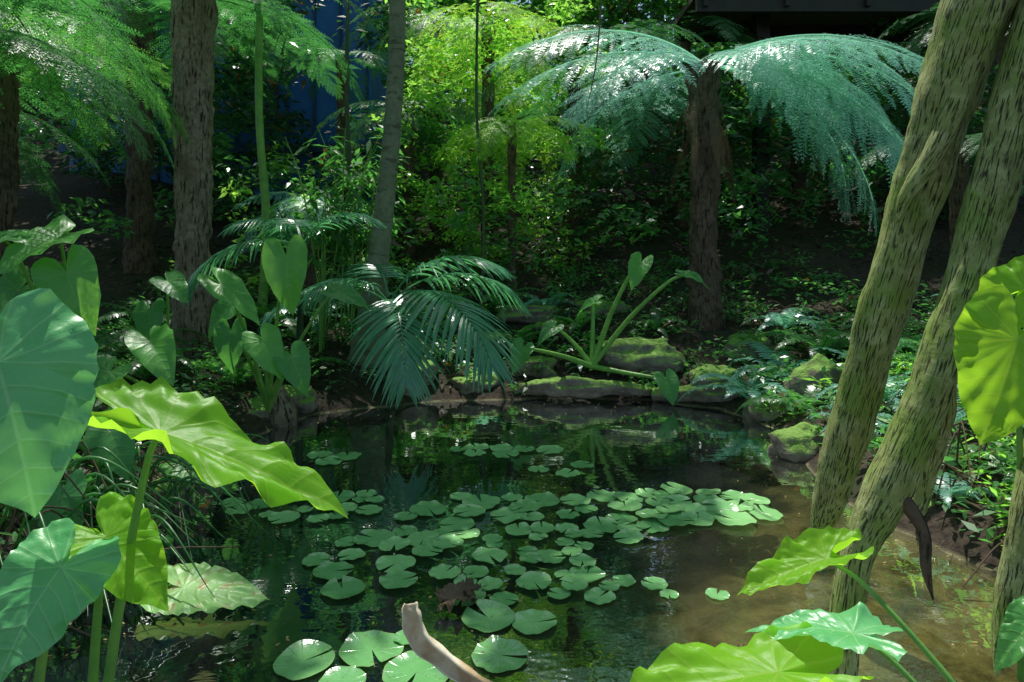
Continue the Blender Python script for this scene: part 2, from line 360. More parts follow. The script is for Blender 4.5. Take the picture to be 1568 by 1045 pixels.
SUN=[(3.7,8.0,3.6,1.7),(2.9,7.6,4.0,1.4),(4.4,7.4,3.0,1.0),(1.4,8.2,3.6,.9),(-.6,10.6,3.6,1.7),(.1,10.3,2.4,.9),(-2.6,9.6,2.2,.9),(-1.6,9.4,3.0,.6),(1.15,4.35,0,.8),(1.1,3.2,0,.6),(1.7,2.7,0,.6),(1.4,3.8,0,.45),(-.5,2.62,0,.5),
 (-.65,1.75,1.0,.7),(-1.1,1.35,1.35,.6),(-1.15,1.7,.7,.5),(1.55,2.0,1.35,.6),(1.0,2.2,.58,.5),(.55,1.85,.5,.6),(2.7,4.4,.5,.8),(2.9,3.4,.5,.7),(1.55,8.0,.7,.6),(.4,7.8,.3,.6),(-1.4,2.95,0,.5),(2.7,6.3,.6,.6),(-2.2,4.3,1.0,.4),(-3,4.5,1.6,.6),(-.35,3.75,0,.2),(.3,3.35,0,.22),(0,4.3,0,.15),(-.9,4.4,0,.18),(-2.3,5.4,1.2,.5),(1.9,1.9,.4,.4),(-4.6,6.5,3.6,.9),(3.2,5.4,.7,.6),(1.3,1.5,.3,.3),(-.3,2.3,.3,.3),(-.6,7.0,1.0,.6),(2,2.8,2.0,.35),(1.7,3.0,1.0,.25),
 (5.0,8.6,1.6,.7),(3.6,9.6,1.3,.4),(-4.5,9,3.2,.7),(1.6,11,3.2,.5),(6,11,4,.9),(-3.6,7.9,2.8,.5),(-6,9,4,.8),(1.2,9.6,1.3,.35),(-.4,9.0,1.0,.4),(7.5,9,3,.8),(-3.2,4.4,2.6,.5)]
Sn=np.array(S)
def keep(P,extra=0.0):
    k=np.ones(len(P),bool)
    for x,y,z,r in SUN:
        w=P-np.array([x,y,z]); t=w@Sn; dd=np.linalg.norm(w-t[:,None]*Sn,axis=1); k&=~((dd<r+extra)&(t>.9))
    return k
def cz(n,x0,x1,y0,y1): return np.stack([rng.uniform(x0,x1,n),rng.uniform(y0,y1,n),rng.uniform(7.8,10.5,n)],-1)
C=np.concatenate([cz(70,-4,4,-1,9),cz(60,-2.6,.6,5.4,8.6),cz(80,-12,-4,0,13),cz(60,4,11,1,10),cz(120,1,11,12,20),cz(120,-11,0,11,20)])
P=clumps(C,rng.uniform(.7,1.3,len(C)),58); P=P[keep(P)]
V,F=leaf_cloud(P,rng.uniform(.2,.4,len(P)),.45,.7)
ob('shading_canopy',mk('shading_canopy',V,F,M['canopy'],False))  # overhead leaves added for shade, opened along sun rays to the SUN spots
def bgcloud(name,mat,n,k,yr,zr,Lr,Rr,asp=.4,xr=None,seed=1,thr=-.1,hole=True):
    r=np.random.default_rng(seed); out=[]
    while len(out)<n:
        y=r.uniform(*yr); x=r.uniform(-1,1)*y*.95 if xr is None else r.uniform(*xr); g=h1(x,y); z=g+r.uniform(*zr)
        if noise.noise(Vector((x*.5,y*.5,z*.6+seed)))<thr: continue
        if hole and abs(x+.28*y)<.045*y and 9.5<y<14.5 and z>3.9: continue
        if x>3 and y<12.5 and z>5.2: continue
        out.append((x,y,z))
    P=clumps(out,r.uniform(*Rr,n),k,r); V,F=leaf_cloud(P,r.uniform(*Lr,len(P)),asp,.5,.3,r); return ob(name,mk(name,V,F,mat,False))
bgcloud('distant_foliage',M['under_shade'],400,60,(15,21),(.2,7.5),(.18,.4),(.6,1.3),seed=3,thr=-.3,hole=False)
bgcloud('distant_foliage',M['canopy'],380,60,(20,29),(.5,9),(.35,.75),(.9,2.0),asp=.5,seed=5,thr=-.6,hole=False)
bgcloud('background_shrubs',M['under'],200,55,(9.4,14),(.1,2.0),(.08,.2),(.25,.6),seed=8)
bgcloud('background_shrubs',M['under_shade'],150,60,(10.6,14.5),(.2,3.6),(.12,.3),(.35,.75),xr=(.8,10),seed=18,asp=.3)
bgcloud('background_shrubs',M['under'],60,50,(10.6,14),(.4,3.6),(.12,.28),(.25,.6),xr=(1.5,10),seed=28,asp=.3,thr=.1)
bgcloud('background_shrubs',M['under_shade'],130,60,(10.6,13.5),(.6,5.6),(.12,.28),(.3,.7),xr=(-8.5,-1.8),seed=31,thr=-.05,asp=.3)
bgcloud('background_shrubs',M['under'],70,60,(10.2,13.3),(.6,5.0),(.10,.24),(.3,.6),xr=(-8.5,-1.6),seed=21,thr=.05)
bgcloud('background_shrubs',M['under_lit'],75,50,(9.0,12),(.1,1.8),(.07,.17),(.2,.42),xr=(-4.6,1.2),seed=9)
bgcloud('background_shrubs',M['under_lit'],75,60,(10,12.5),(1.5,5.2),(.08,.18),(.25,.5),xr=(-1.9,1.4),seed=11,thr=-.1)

# ---------------------------------------------------------------- frond library
FB=[frond('frond_a%d'%i,M['fern_sheen'],3.1,.84,16-6*i,-50-14*i,25,24,.30+.08*i,i,15,.14,.13) for i in range(3)]
FD=[frond('frond_b%d'%i,M['fern_dark'],2.6,.6,26-8*i,-60-8*i,26,15,.25,10+i) for i in range(3)]
FM=[frond('frond_c%d'%i,M['fern_mid'],2.4,.55,25-8*i,-60-10*i,24,14,.3,20+i) for i in range(3)]
FL=[frond('frond_d%d'%i,M['fern_lit'],2.2,.55,25-8*i,-65-10*i,22,13,.3,30+i) for i in range(3)]
SF=[frond('sword_frond_%d'%i,M['under'],.75,.11,70-10*i,-30-15*i,26,0,.2,40+i,12,.1) for i in range(3)]
SFB=[frond('sword_frond_l%d'%i,M['fern_sheen_soft'],.75,.12,65-10*i,-35-15*i,24,0,.2,50+i,12,.1) for i in range(2)]
SFD=[frond('sword_frond_d0',M['dry'],.75,.12,40,-25,22,0,.2,55,12,.1)]
DFr=[frond('dead_frond_%d'%i,M['dead'],1.3,.12,-60-i*10,-88,18,6,.9,60+i) for i in range(2)]
def tree_fern(name,x,y,ztop,r,lib,nf,s=1.0,bark='bark_fern',dirs=None,seed=0,lean=(0,0),skirt=0,tl=0):
    rr=random.Random(seed); zb=h1(x,y)-.1; e=empty(name,(0,0,0)); lx,ly=lean
    pts=[(x+lx,y+ly,zb,r*1.25),(x+lx*.7,y+ly*.7,zb+(ztop-zb)*.3,r*.95),(x+lx*.3,y+ly*.3,zb+(ztop-zb)*.65,r),(x,y,ztop,r*1.15)]
    tube_ob('trunk',pts,M[bark],e,seg=28,k=26,rough=.28,nf=3.2)
    for i in range(nf):
        a=2*math.pi*(i+rr.uniform(-.3,.3))/nf; k=s*rr.uniform(.85,1.12)
        ob('frond_%d'%i,lib[rr.randrange(len(lib))],e,(x-math.sin(a)*r*.5,y+math.cos(a)*r*.5,ztop-.05),(tl+rr.uniform(-.15,.15),rr.uniform(-.2,.2),a),(k,k,k))
    if dirs:
        for i,(dx,dy,k,tilt,li,roll) in enumerate(dirs):
            ob('frond_d%d'%i,lib[li],e,(x,y,ztop),(tilt,roll,az(dx,dy)),(k,k,k))
    for i in range(skirt):
        a=rr.uniform(0,6.28); ob('dead_frond_%d'%i,DFr[i%2],e,(x-math.sin(a)*r*.9,y+math.cos(a)*r*.9,ztop-rr.uniform(.2,1.1)),(rr.uniform(-.1,.15),rr.uniform(-.3,.3),a),rr.uniform(.5,.95))
    return e
tree_fern('tree_fern',2.65,9.0,4.3,.2,FB,5,.85,'bark_dark',seed=2,skirt=18,
   dirs=[(.98,-.2,1.1,.16,0,.55),(.9,-.45,1.15,.06,1,.5),(.8,-.75,1.05,.04,0,.35),(1,.1,1.1,.22,0,.6),(-.95,-.35,1.08,.18,0,-.4),(-.9,.05,1.05,.1,0,-.3),(.15,-1,.62,.05,1,.2),(1,-.62,1.2,-.20,1,.45),(-.75,-.7,.95,.02,1,-.3),(.7,.5,.9,.3,0,.2),(1,-.4,1.2,-.38,1,.5),(1,-.12,1.2,-.16,2,.6),(.95,-.85,1.1,-.34,0,.3),(1,-.5,1.25,-.05,2,.7)])
tree_fern('tree_fern',-3.9,8.0,4.9,.21,FD,11,.9,'bark_fern',seed=3,tl=.1)
tree_fern('tree_fern',-5.7,10.0,5.4,.18,FD,11,1.0,'bark_dark',seed=4)
tree_fern('tree_fern',-5.2,6.6,3.9,.16,FM,13,.9,'bark_dark',seed=5,tl=.1)
tree_fern('tree_fern',-4.7,5.3,3.5,.14,FD,11,.8,'bark_dark',seed=25,tl=.05)
tree_fern('tree_fern',-4.0,4.3,3.75,.13,FD,10,.8,'bark_dark',seed=26,tl=-.05)
tree_fern('tree_fern',-7.4,8.0,3.6,.18,FD,12,1.0,'bark_dark',seed=6)
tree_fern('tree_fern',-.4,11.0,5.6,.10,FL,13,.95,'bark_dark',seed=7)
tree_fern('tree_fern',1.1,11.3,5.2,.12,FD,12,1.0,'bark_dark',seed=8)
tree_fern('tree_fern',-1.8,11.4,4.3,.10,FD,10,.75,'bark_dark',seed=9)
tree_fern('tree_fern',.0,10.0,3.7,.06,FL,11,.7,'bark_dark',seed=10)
tree_fern('tree_fern',-1.5,13.0,6.4,.12,FM,12,.9,'bark_dark',seed=11)
tree_fern('tree_fern',-3.0,11.6,5.2,.10,FD,10,.6,'bark_dark',seed=27)
tree_fern('tree_fern',5.6,12.8,5.4,.14,FM,12,1.0,'bark_dark',seed=12)
tree_fern('tree_fern',8.4,11.2,5.6,.16,FD,12,1.0,'bark_dark',seed=13)
tree_fern('tree_fern',3.4,13.0,6.0,.14,FD,12,1.0,'bark_dark',seed=14)
tree_fern('tree_fern',-3.0,9.8,2.6,.08,FB,10,.42,'bark_dark',seed=15)
tree_fern('tree_fern',-7.0,5.0,4.4,.2,FM,12,1.0,'bark_dark',seed=16)
tree_fern('tree_fern',6.5,9.5,3.4,.12,FD,11,.7,'bark_dark',seed=18)

def sword_fern(x,y,n,s,lib=SF,name='sword_fern',z=None):
    z=h1(x,y) if z is None else z; e=empty(name)
    for i in range(n):
        a=2*math.pi*(i+random.random()*.6)/n; ob('frond_%d'%i,random.choice(lib),e,(x,y,z),(random.uniform(-.2,.2),random.uniform(-.3,.3),a),s*random.uniform(.75,1.2))
for x,y,s in [(2.5,6.9,1),(3.0,7.3,1.1),(2.75,6.2,.8),(3.5,6.5,.9),(3.6,7.6,1.2),(2.75,5.3,.6),(3.9,5.9,1),(3.3,4.9,.8),(4.3,7.0,1.1),(2.95,4.2,.6),(4.2,4.8,.9),(3.6,8.6,1),(4.6,8.4,1.1),(2.6,3.9,.4),(3.0,3.4,.5),(5.2,6.4,1.1),(5.6,7.8,1.2),(3.2,5.7,.8),(3.6,5.2,.8),(3.5,4.3,.7),(3.1,3.8,.5),(3.8,3.9,.8),(2.85,4.8,.5)]:
    sword_fern(x,y,11,s,SFB if random.random()<.6 else SF)
for x,y,s in [(-3.0,4.6,.8),(-2.6,3.4,.6),(-3.6,6.4,1.1),(-2.9,6.9,.9),(-2.5,7.4,1),(-4.3,7.4,1.2),(-.9,8.2,.8),(.0,8.6,.9),(-.2,9.4,1),(.9,8.8,.8),(1.9,8.7,.7),(-3.2,8.8,1.2),(-1.4,9.0,1.1),(-2.4,2.6,.5),(-2.4,5.3,.6),(-5.2,5,1.1),(-4,5.3,1),(-5,6.2,1.2),(-5.8,7.2,1.2),(-4.8,8.6,1.3)]:
    sword_fern(x,y,10,s)
for x,y,s in [(-2.7,9.0,1.2),(-.3,7.95,.45),(.9,8.1,.5),(-2.3,9.5,1.2),(.5,9.4,.8)]: sword_fern(x,y,11,s,SFB)
sword_fern(-1.05,2.15,5,.5,SFD,'dry_fern',.02)

# ---------------------------------------------------------------- slender palm trunk + stems
e=empty('palm_tree')
tube_ob('trunk',[(-1.78,8.0,-.2,.30),(-1.75,8.0,.35,.25),(-1.68,8.0,1.2,.15),(-1.55,8.0,2.4,.115),(-1.47,8.0,3.2,.105),(-1.4,8.0,4.8,.095),(-1.38,8,9.5,.09)],M['bark_palm'],e,seg=24,k=22,rough=.05,ring=.07,ringf=13)
PF=[palm_frond('palm_frond_%d'%i,M['palm'],1.7,.62,50-12*i,-48-10*i,25,i) for i in range(3)]
for i in range(7): ob('frond_%d'%i,PF[i%3],e,(-1.38,8,9.4),(0,0,i*.9),1.3)
e=empty('palm_shrub')
tube_ob('stem',[(-1.35,7.35,-.05,.05),(-1.38,7.3,.6,.04),(-1.36,7.25,1.2,.03)],M['stem_dk'],e,seg=10)
for i,(dx,dy,k,t,li) in enumerate([(.75,-.75,1.15,-.1,1),(.3,-1,1.0,-.25,1),(-.9,-.35,.85,.1,1),(1,.2,1.0,.0,0),(-.4,.9,.9,.2,0),(-.7,-.8,.7,.1,0),(.9,-.25,.9,.3,0)]):
    ob('frond_%d'%i,PF[li],e,(-1.36,7.25,1.12),(t,0,az(dx,dy)),k)
e=empty('palm_shrub')
tube_ob('stem',[(-2.35,7.2,.1,.05),(-2.3,7.1,1.0,.035),(-2.25,7.0,1.7,.025)],M['stem_dk'],e,seg=10)
for i,(dx,dy,k,t,li) in enumerate([(-1,-.3,.8,-.2,1),(-.5,.9,.8,.1,0),(.9,-.2,.6,.3,0),(-.8,-.9,.55,.2,0)]):
    ob('frond_%d'%i,PF[li],e,(-2.25,7.0,1.75),(t,0,az(dx,dy)),k)
for (x,y,r,mt) in [(-3.45,9,.055,'stem'),(-.45,9,.022,'stem_dk'),(-2.35,9.4,.02,'stem_dk'),(-2.2,8.9,.018,'stem_dk')]:
    V,F,co=tube([(x,y,h1(x,y)-.1,r*1.2),(x+.06,y,2.2,r),(x-.04,y,4,r*.9),(x+.05,y,8,r*.7)],seg=10,k=14,ring=.1,ringf=9)
    ob('bamboo_stem' if mt=='stem' else 'sapling',mk('s',V,F,M[mt],True,co,'tubeco'))
V,F,co=tube([(1.05,6.2,7.6,.012),(.98,6.2,5.2,.011),(.86,6.2,4.2,.010),(.80,6.2,3.5,.007),(.70,6.2,3.0,.003)],seg=7,k=10,rough=.3); ob('hanging_vine',mk('v',V,F,M['vine'],True,co,'tubeco'))
A=Acc(); LC=[]
for i in range(26):
    x=random.uniform(-2.7,-1.9); y=random.uniform(8.2,9); z=h1(x,y); dx=random.uniform(-.7,.7); hh=random.uniform(1.6,2.8)
    pts=[(x,y,z-.05,.014),(x+dx*.25,y,z+hh*.4,.012),(x+dx*.6,y-.1,z+hh*.8,.009),(x+dx,y-.15,z+hh,.005)]
    A.add(*tube(pts,seg=6,k=5)); 
    for q in range(3): LC.append((x+dx*random.uniform(.5,1.1),y-.1,z+hh*random.uniform(.55,1.02)))
e=empty('ginger_thicket'); ob('canes',A.mesh('canes',M['stem'],True,'tubeco'),e)
P=clumps(LC,np.full(len(LC),.22),8); V,F=leaf_cloud(P,rng.uniform(.16,.34,len(P)),.24,.7,.5); ob('leaves',mk('leaves',V,F,M['under'],False),e)

# ---------------------------------------------------------------- taro
OUT=[(0,1),(.04,.94),(.14,.82),(.26,.63),(.36,.4),(.42,.18),(.44,-.02),(.42,-.2),(.35,-.35),(.25,-.43),(.15,-.41),(.075,-.31),(.03,-.17),(0,-.07)]
def taro_leaf(L,W,fold=.25,droop=.35,wave=.03,seed=0,hi=False,curl=0.0):
    nr=22 if hi else 9; na=84 if hi else 28; O=catmull([(a,b,0) for a,b in OUT],na//13+1)[:,:2]
    d=np.r_[0,np.cumsum(np.linalg.norm(np.diff(O,axis=0),axis=1))]; s=np.linspace(0,d[-1],na//2+1); O=np.stack([np.interp(s,d,O[:,0]),np.interp(s,d,O[:,1])],-1)
    full=np.concatenate([O,(O[::-1]*[-1,1])[1:-1]])
    n=len(full); rs=(np.arange(1,nr+1)/nr); V=[(0,0,0)];
    for r in rs:
        for j in range(n): V.append((full[j,0]*r,full[j,1]*r,r))
    V=np.array(V); x=V[:,0];y=V[:,1];rr=V[:,2].copy(); th=np.arctan2(x,y); co=np.stack([x,y,0*x+seed*3.1],-1)
    z=fold*np.abs(x)**1.3-droop*np.where(y>0,y**2,.5*y**2)+curl*x
    z-=.9*droop*np.clip(np.abs(x)-.25,0,1)**1.5
    wv=np.array([noise.noise(Vector((math.cos(t)*2.2,math.sin(t)*2.2,seed*7.3)))+.7*noise.noise(Vector((math.cos(t)*6,math.sin(t)*6,seed*3.3)))+.5*noise.noise(Vector((a*9,b*9,seed*2.3))) for t,a,b in zip(th,x,y)])
    z+=wave*2.2*wv*rr**2.5
    z-=.0025*np.cos((y-.4*np.abs(x)-.9*x*x)*2*np.pi/.17)*rr*(y>0)
    sc_=1+.05*np.array([noise.noise(Vector((math.cos(t)*4,math.sin(t)*4,seed*1.7+5))) for t in th])*rr**3
    V=np.stack([x*sc_*L*W,y*sc_*L,z*L],-1); F=[]
    for j in range(n): F.append((0,1+j,1+(j+1)%n))
    for i in range(nr-1):
        for j in range(n):
            a=1+i*n+j;b=1+i*n+(j+1)%n; F.append((a,a+n,b+n,b))
    return V,F,co
def place(o,org,tip,nm):
    y=nrm(tip); z=nrm(nm); z=nrm(z-y*np.dot(z,y)); x=np.cross(y,z)
    o.matrix_world=Matrix(((x[0],y[0],z[0],org[0]),(x[1],y[1],z[1],org[1]),(x[2],y[2],z[2],org[2]),(0,0,0,1)))
def taro(name,base,leaves,hi=False,stemr=.012,seed=0):
    e=empty(name)
    for i,l in enumerate(leaves):
        org,tip,nm,L,W,mat=l[:6]; kw=l[6] if len(l)>6 else {}
        kk=dict(fold=.3*random.uniform(.4,1.5),droop=.35*random.uniform(.5,1.4),wave=.055); kk.update(kw)
        V,F,co=taro_leaf(L,W,seed=seed+i,hi=hi,**kk); o=ob('leaf_%d'%i,mk('leaf',V,F,M[mat],True,co)); o.parent=e; place(o,org,tip,nm)
        b=np.array(base[i] if isinstance(base[0],(tuple,list)) else base,float); g=np.array(org,float); 
        m1=b*.6+g*.4+np.array([0,0,.12*(g[2]-b[2])]); m2=b*.2+g*.8+np.array([0,0,.1*(g[2]-b[2])])
        V,F,co=tube([(*b,stemr*1.8),(*m1,stemr*1.35),(*m2,stemr),(*(g-nrm(nm)*.004),stemr*.75)],seg=10,k=7); ob('petiole_%d'%i,mk('petiole',V,F,M['stem'],True,co,'tubeco'),e)
    return e
cam=(0,-1,.35)
taro('taro_plant',(-2.2,5.9,.25),[
 ((-1.9,5.5,1.62),(.12,-.25,-1),(.05,-1,.25),.46,.95,'taro_lit'),((-2.27,5.1,1.42),(.8,-.3,-.5),(.1,-.6,.8),.42,.7,'taro_lit'),((-1.5,5.6,1.33),(.9,-.2,-.25),(0,-.5,.9),.32,.8,'taro'),
 ((-2.35,5.45,1.0),(.1,-.4,-.9),cam,.32,1,'taro'),((-1.95,5.1,.98),(.5,-.4,-.6),(.1,-.7,.7),.32,1,'taro_lit'),((-1.72,5.1,.85),(.4,-.4,-.6),(.1,-.8,.6),.3,1,'taro'),((-2.5,5.8,1.2),(-.5,-.3,-.5),(-.1,-.7,.7),.32,1,'taro')],seed=1)
taro('taro_plant',(-3.0,5.7,.3),[
 ((-2.9,5.5,1.43),(.6,-.4,-.3),(0,-.5,.9),.31,.9,'taro'),((-3.0,5.4,1.18),(.2,-.4,-.8),cam,.3,1,'taro'),((-2.6,4.7,1.02),(.6,-.5,-.5),(.1,-.6,.8),.38,.9,'taro_lit'),((-2.9,4.7,.8),(-.3,-.6,-.5),cam,.3,1,'taro')],seed=20)
taro('taro_plant',(-3.1,4.7,.3),[
 ((-3.05,4.4,1.76),(-.3,-.6,-.3),(.1,-.45,.9),.42,1,'taro_lit'),((-2.9,4.25,1.52),(.45,-.3,-.75),(.1,-.9,.5),.42,1,'taro_lit'),((-3.4,4.5,1.4),(-.4,-.3,-.6),cam,.36,1,'taro'),((-3.35,4.3,1.75),(-.7,-.4,-.2),(0,-.4,.9),.36,.9,'taro')],seed=30)
taro('taro_plant',(-2.35,3.9,.2),[
 ((-2.15,3.5,.68),(.5,-.5,-.5),(.1,-.7,.7),.27,1,'taro'),((-2.1,3.05,.5),(.3,-.5,-.7),cam,.27,1,'taro'),((-2.05,4.0,.36),(.8,-.3,-.2),(0,-.4,.9),.24,.9,'taro_lit'),((-2.6,3.6,.75),(-.3,-.6,-.5),cam,.3,1,'taro'),((-2.3,3.2,.3),(.3,-.8,-.3),(0,-.5,.8),.26,1,'taro')],seed=40)
taro('taro_plant',(.95,7.75,.35),[
 ((1.5,7.6,1.58),(-.3,-.4,-.5),(0,-.6,.8),.34,.9,'taro_lit'),((2.02,7.6,1.45),(.9,-.3,-.2),(0,-.5,.9),.3,.6,'taro'),((.12,7.3,.62),(-.3,-.5,-.6),cam,.3,.9,'taro'),((1.7,7.2,.3),(.1,-.6,-.6),cam,.3,1,'taro'),((1.0,8.0,1.1),(-.5,.2,-.2),(0,-.5,.9),.3,.9,'taro'),((.5,7.9,.8),(-.5,-.4,-.3),(0,-.6,.8),.28,.9,'taro')],stemr=.02,seed=50)
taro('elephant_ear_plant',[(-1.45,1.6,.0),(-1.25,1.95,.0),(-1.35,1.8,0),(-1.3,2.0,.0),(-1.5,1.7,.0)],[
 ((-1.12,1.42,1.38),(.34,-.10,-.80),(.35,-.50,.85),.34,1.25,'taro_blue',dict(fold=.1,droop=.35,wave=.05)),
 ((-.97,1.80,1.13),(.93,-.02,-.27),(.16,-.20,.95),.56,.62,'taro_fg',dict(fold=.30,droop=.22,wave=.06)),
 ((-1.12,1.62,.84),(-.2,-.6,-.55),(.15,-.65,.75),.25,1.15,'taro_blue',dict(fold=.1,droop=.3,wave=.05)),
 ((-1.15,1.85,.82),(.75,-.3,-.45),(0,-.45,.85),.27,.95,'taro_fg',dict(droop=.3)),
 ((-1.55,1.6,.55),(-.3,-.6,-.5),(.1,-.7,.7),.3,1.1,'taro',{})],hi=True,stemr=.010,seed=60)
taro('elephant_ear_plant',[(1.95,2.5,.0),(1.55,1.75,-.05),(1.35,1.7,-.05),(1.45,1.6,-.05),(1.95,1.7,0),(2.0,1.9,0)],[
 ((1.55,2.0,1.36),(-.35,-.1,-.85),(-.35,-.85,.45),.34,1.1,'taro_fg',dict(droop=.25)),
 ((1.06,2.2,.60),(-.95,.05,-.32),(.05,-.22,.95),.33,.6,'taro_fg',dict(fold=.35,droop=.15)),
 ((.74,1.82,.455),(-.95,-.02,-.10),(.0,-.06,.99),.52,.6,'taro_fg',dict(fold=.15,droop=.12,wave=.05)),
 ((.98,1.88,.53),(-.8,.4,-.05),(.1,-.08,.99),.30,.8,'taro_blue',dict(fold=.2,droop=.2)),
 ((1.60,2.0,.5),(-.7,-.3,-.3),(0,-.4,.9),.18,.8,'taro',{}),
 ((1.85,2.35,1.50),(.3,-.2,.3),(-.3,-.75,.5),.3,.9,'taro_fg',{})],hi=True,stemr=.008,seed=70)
taro('floating_leaf',(-1.7,3.2,.0),[((-1.52,3.02,.09),(.95,-.1,-.03),(0,-.25,.95),.42,.85,'taro_old',dict(fold=.05,droop=.05,wave=.04))],hi=True,stemr=.006,seed=80)

# ---------------------------------------------------------------- lily pads
A=Acc(); placed=[]
def pad(x,y,r,z=.006,tilt=0):
    k=36; nr=6; na=random.uniform(0,6.28); notch=random.uniform(.12,.35); V=[(x,y,z)];co=[(0,0,0)]
    tx,ty=random.gauss(0,tilt),random.gauss(0,tilt); sd_=random.uniform(0,50)
    for i in range(1,nr+1):
        q=i/nr
        for j in range(k):
            a=na+notch/2+(2*math.pi-notch)*j/(k-1); w=1+.09*noise.noise(Vector((math.cos(a)*1.6,math.sin(a)*1.6,sd_)))
            dx=math.cos(a)*r*q*w; dy=math.sin(a)*r*q*w
            dz=q**3*r*.15*noise.noise(Vector((math.cos(a)*2.0,math.sin(a)*2.0,sd_+7)))+q**6*r*.04+dx*tx+dy*ty
            V.append((x+dx,y+dy,z+max(dz,-.003))); co.append((math.cos(a-na)*q,math.sin(a-na)*q,0))
    F2=[]
    for i in range(nr-1):
        for j in range(k-1):
            a=1+i*k+j; F2.append((a,a+k,a+k+1,a+1))
    F1=[(0,1+j,2+j,3+j) for j in range(0,k-2,2)]
    if (k-1)%2: 
        V.append((x+1e-5,y,z)); co.append((0,0,0)); F1.append((0,k-1,k,len(V)-1))
    A.add(V,np.array(F1+F2),co)
def cluster(cx,cy,rx,ry,n,r0,r1,tilt=0,ov=.8,zz=.006):
    c=0
    for t in range(n*60):
        if c>=n: break
        a=random.uniform(0,6.28); q=math.sqrt(random.random()); x=cx+rx*q*math.cos(a); y=cy+ry*q*math.sin(a); r=random.uniform(r0,r1)
        if any((x-a1)**2+(y-b1)**2<((r+c1)*ov)**2 for a1,b1,c1 in placed): continue
        placed.append((x,y,r)); pad(x,y,r,zz+c*.0006+random.uniform(0,.003),tilt); c+=1
for x,y,r in [(-.83,2.60,.12),(-.575,2.68,.13),(-.64,2.47,.09),(-.37,2.53,.13),(-.05,2.64,.115),(-.44,2.76,.06),(-.11,2.92,.12),(.10,2.88,.10),(.98,3.12,.055),(.75,3.12,.045)]:
    placed.append((x,y,r)); pad(x,y,r,.008,.03)
cluster(1.12,4.25,.55,.30,20,.08,.135,.08,.64,.012)
cluster(.60,4.10,.34,.38,11,.07,.12,.03,.72)
cluster(-.15,4.1,.55,.35,14,.06,.13,.01,.76)
cluster(-.08,3.5,.62,.42,28,.05,.11,.02,.75)
cluster(-.75,3.55,.35,.4,8,.06,.12,0,.85)
cluster(-1.35,4.3,.5,.3,18,.05,.11,0,.76)
cluster(-.05,5.5,.4,.12,7,.08,.13,0,.8)
cluster(-1.45,5.3,.2,.12,3,.1,.13); cluster(.45,5.0,.35,.12,3,.08,.11)
cluster(.2,3.2,.6,.15,6,.05,.09)
ob('lily_pads',A.mesh('lily_pads',M['pad']))

# ---------------------------------------------------------------- pandanus prop roots
e=empty('pandanus_tree')
pk=dict(seg=30,k=20,rough=.14,nf=4,ring=.06,ringf=6)
tube_ob('prop_root_1',[(2.15,2.5,3.6,.15),(1.93,2.7,2.7,.135),(1.81,2.85,2.03,.105),(1.68,3.0,1.3,.095),(1.59,3.15,.66,.088),(1.55,3.23,.36,.062),(1.52,3.25,.24,.028),(1.515,3.25,.2,.004)],M['bark_pand'],e,**pk)
tube_ob('prop_root_2',[(2.4,2.5,3.5,.12),(2.12,2.6,2.64,.09),(1.87,2.6,1.73,.08),(1.69,2.6,1.16,.08),(1.48,2.6,.66,.08),(1.36,2.58,.42,.056),(1.30,2.56,.12,.058),(1.26,2.55,-.3,.055)],M['bark_pand'],e,**pk)
tube_ob('prop_root_3',[(1.74,2.66,1.25,.045),(1.83,2.78,.98,.05),(1.83,2.88,.68,.04),(1.81,2.9,.5,.025),(1.80,2.9,.46,.003)],M['bark_pand'],e,**pk)
tube_ob('prop_root_4',[(1.50,2.58,.72,.035),(1.57,2.5,.58,.022),(1.56,2.46,.44,.017),(1.58,2.45,.33,.003)],M['bark_dark'],e,**pk)
tube_ob('prop_root_5',[(2.15,2.3,2.1,.09),(1.93,2.25,1.45,.08),(1.80,2.2,.94,.07),(1.71,2.2,.56,.056),(1.66,2.2,.32,.036),(1.63,2.2,.2,.004)],M['bark_pand'],e,**pk)
tube_ob('prop_root_6',[(1.90,2.68,2.5,.06),(1.79,2.72,2.12,.045),(1.68,2.78,1.88,.028),(1.65,2.80,1.76,.003)],M['bark_pand'],e,**pk)
tube_ob('trunk',[(2.1,2.6,3.2,.22),(2.4,2.4,4.2,.24),(2.6,2.2,5.5,.2),(2.7,2.1,7.5,.16)],M['bark_pand'],e,**pk)

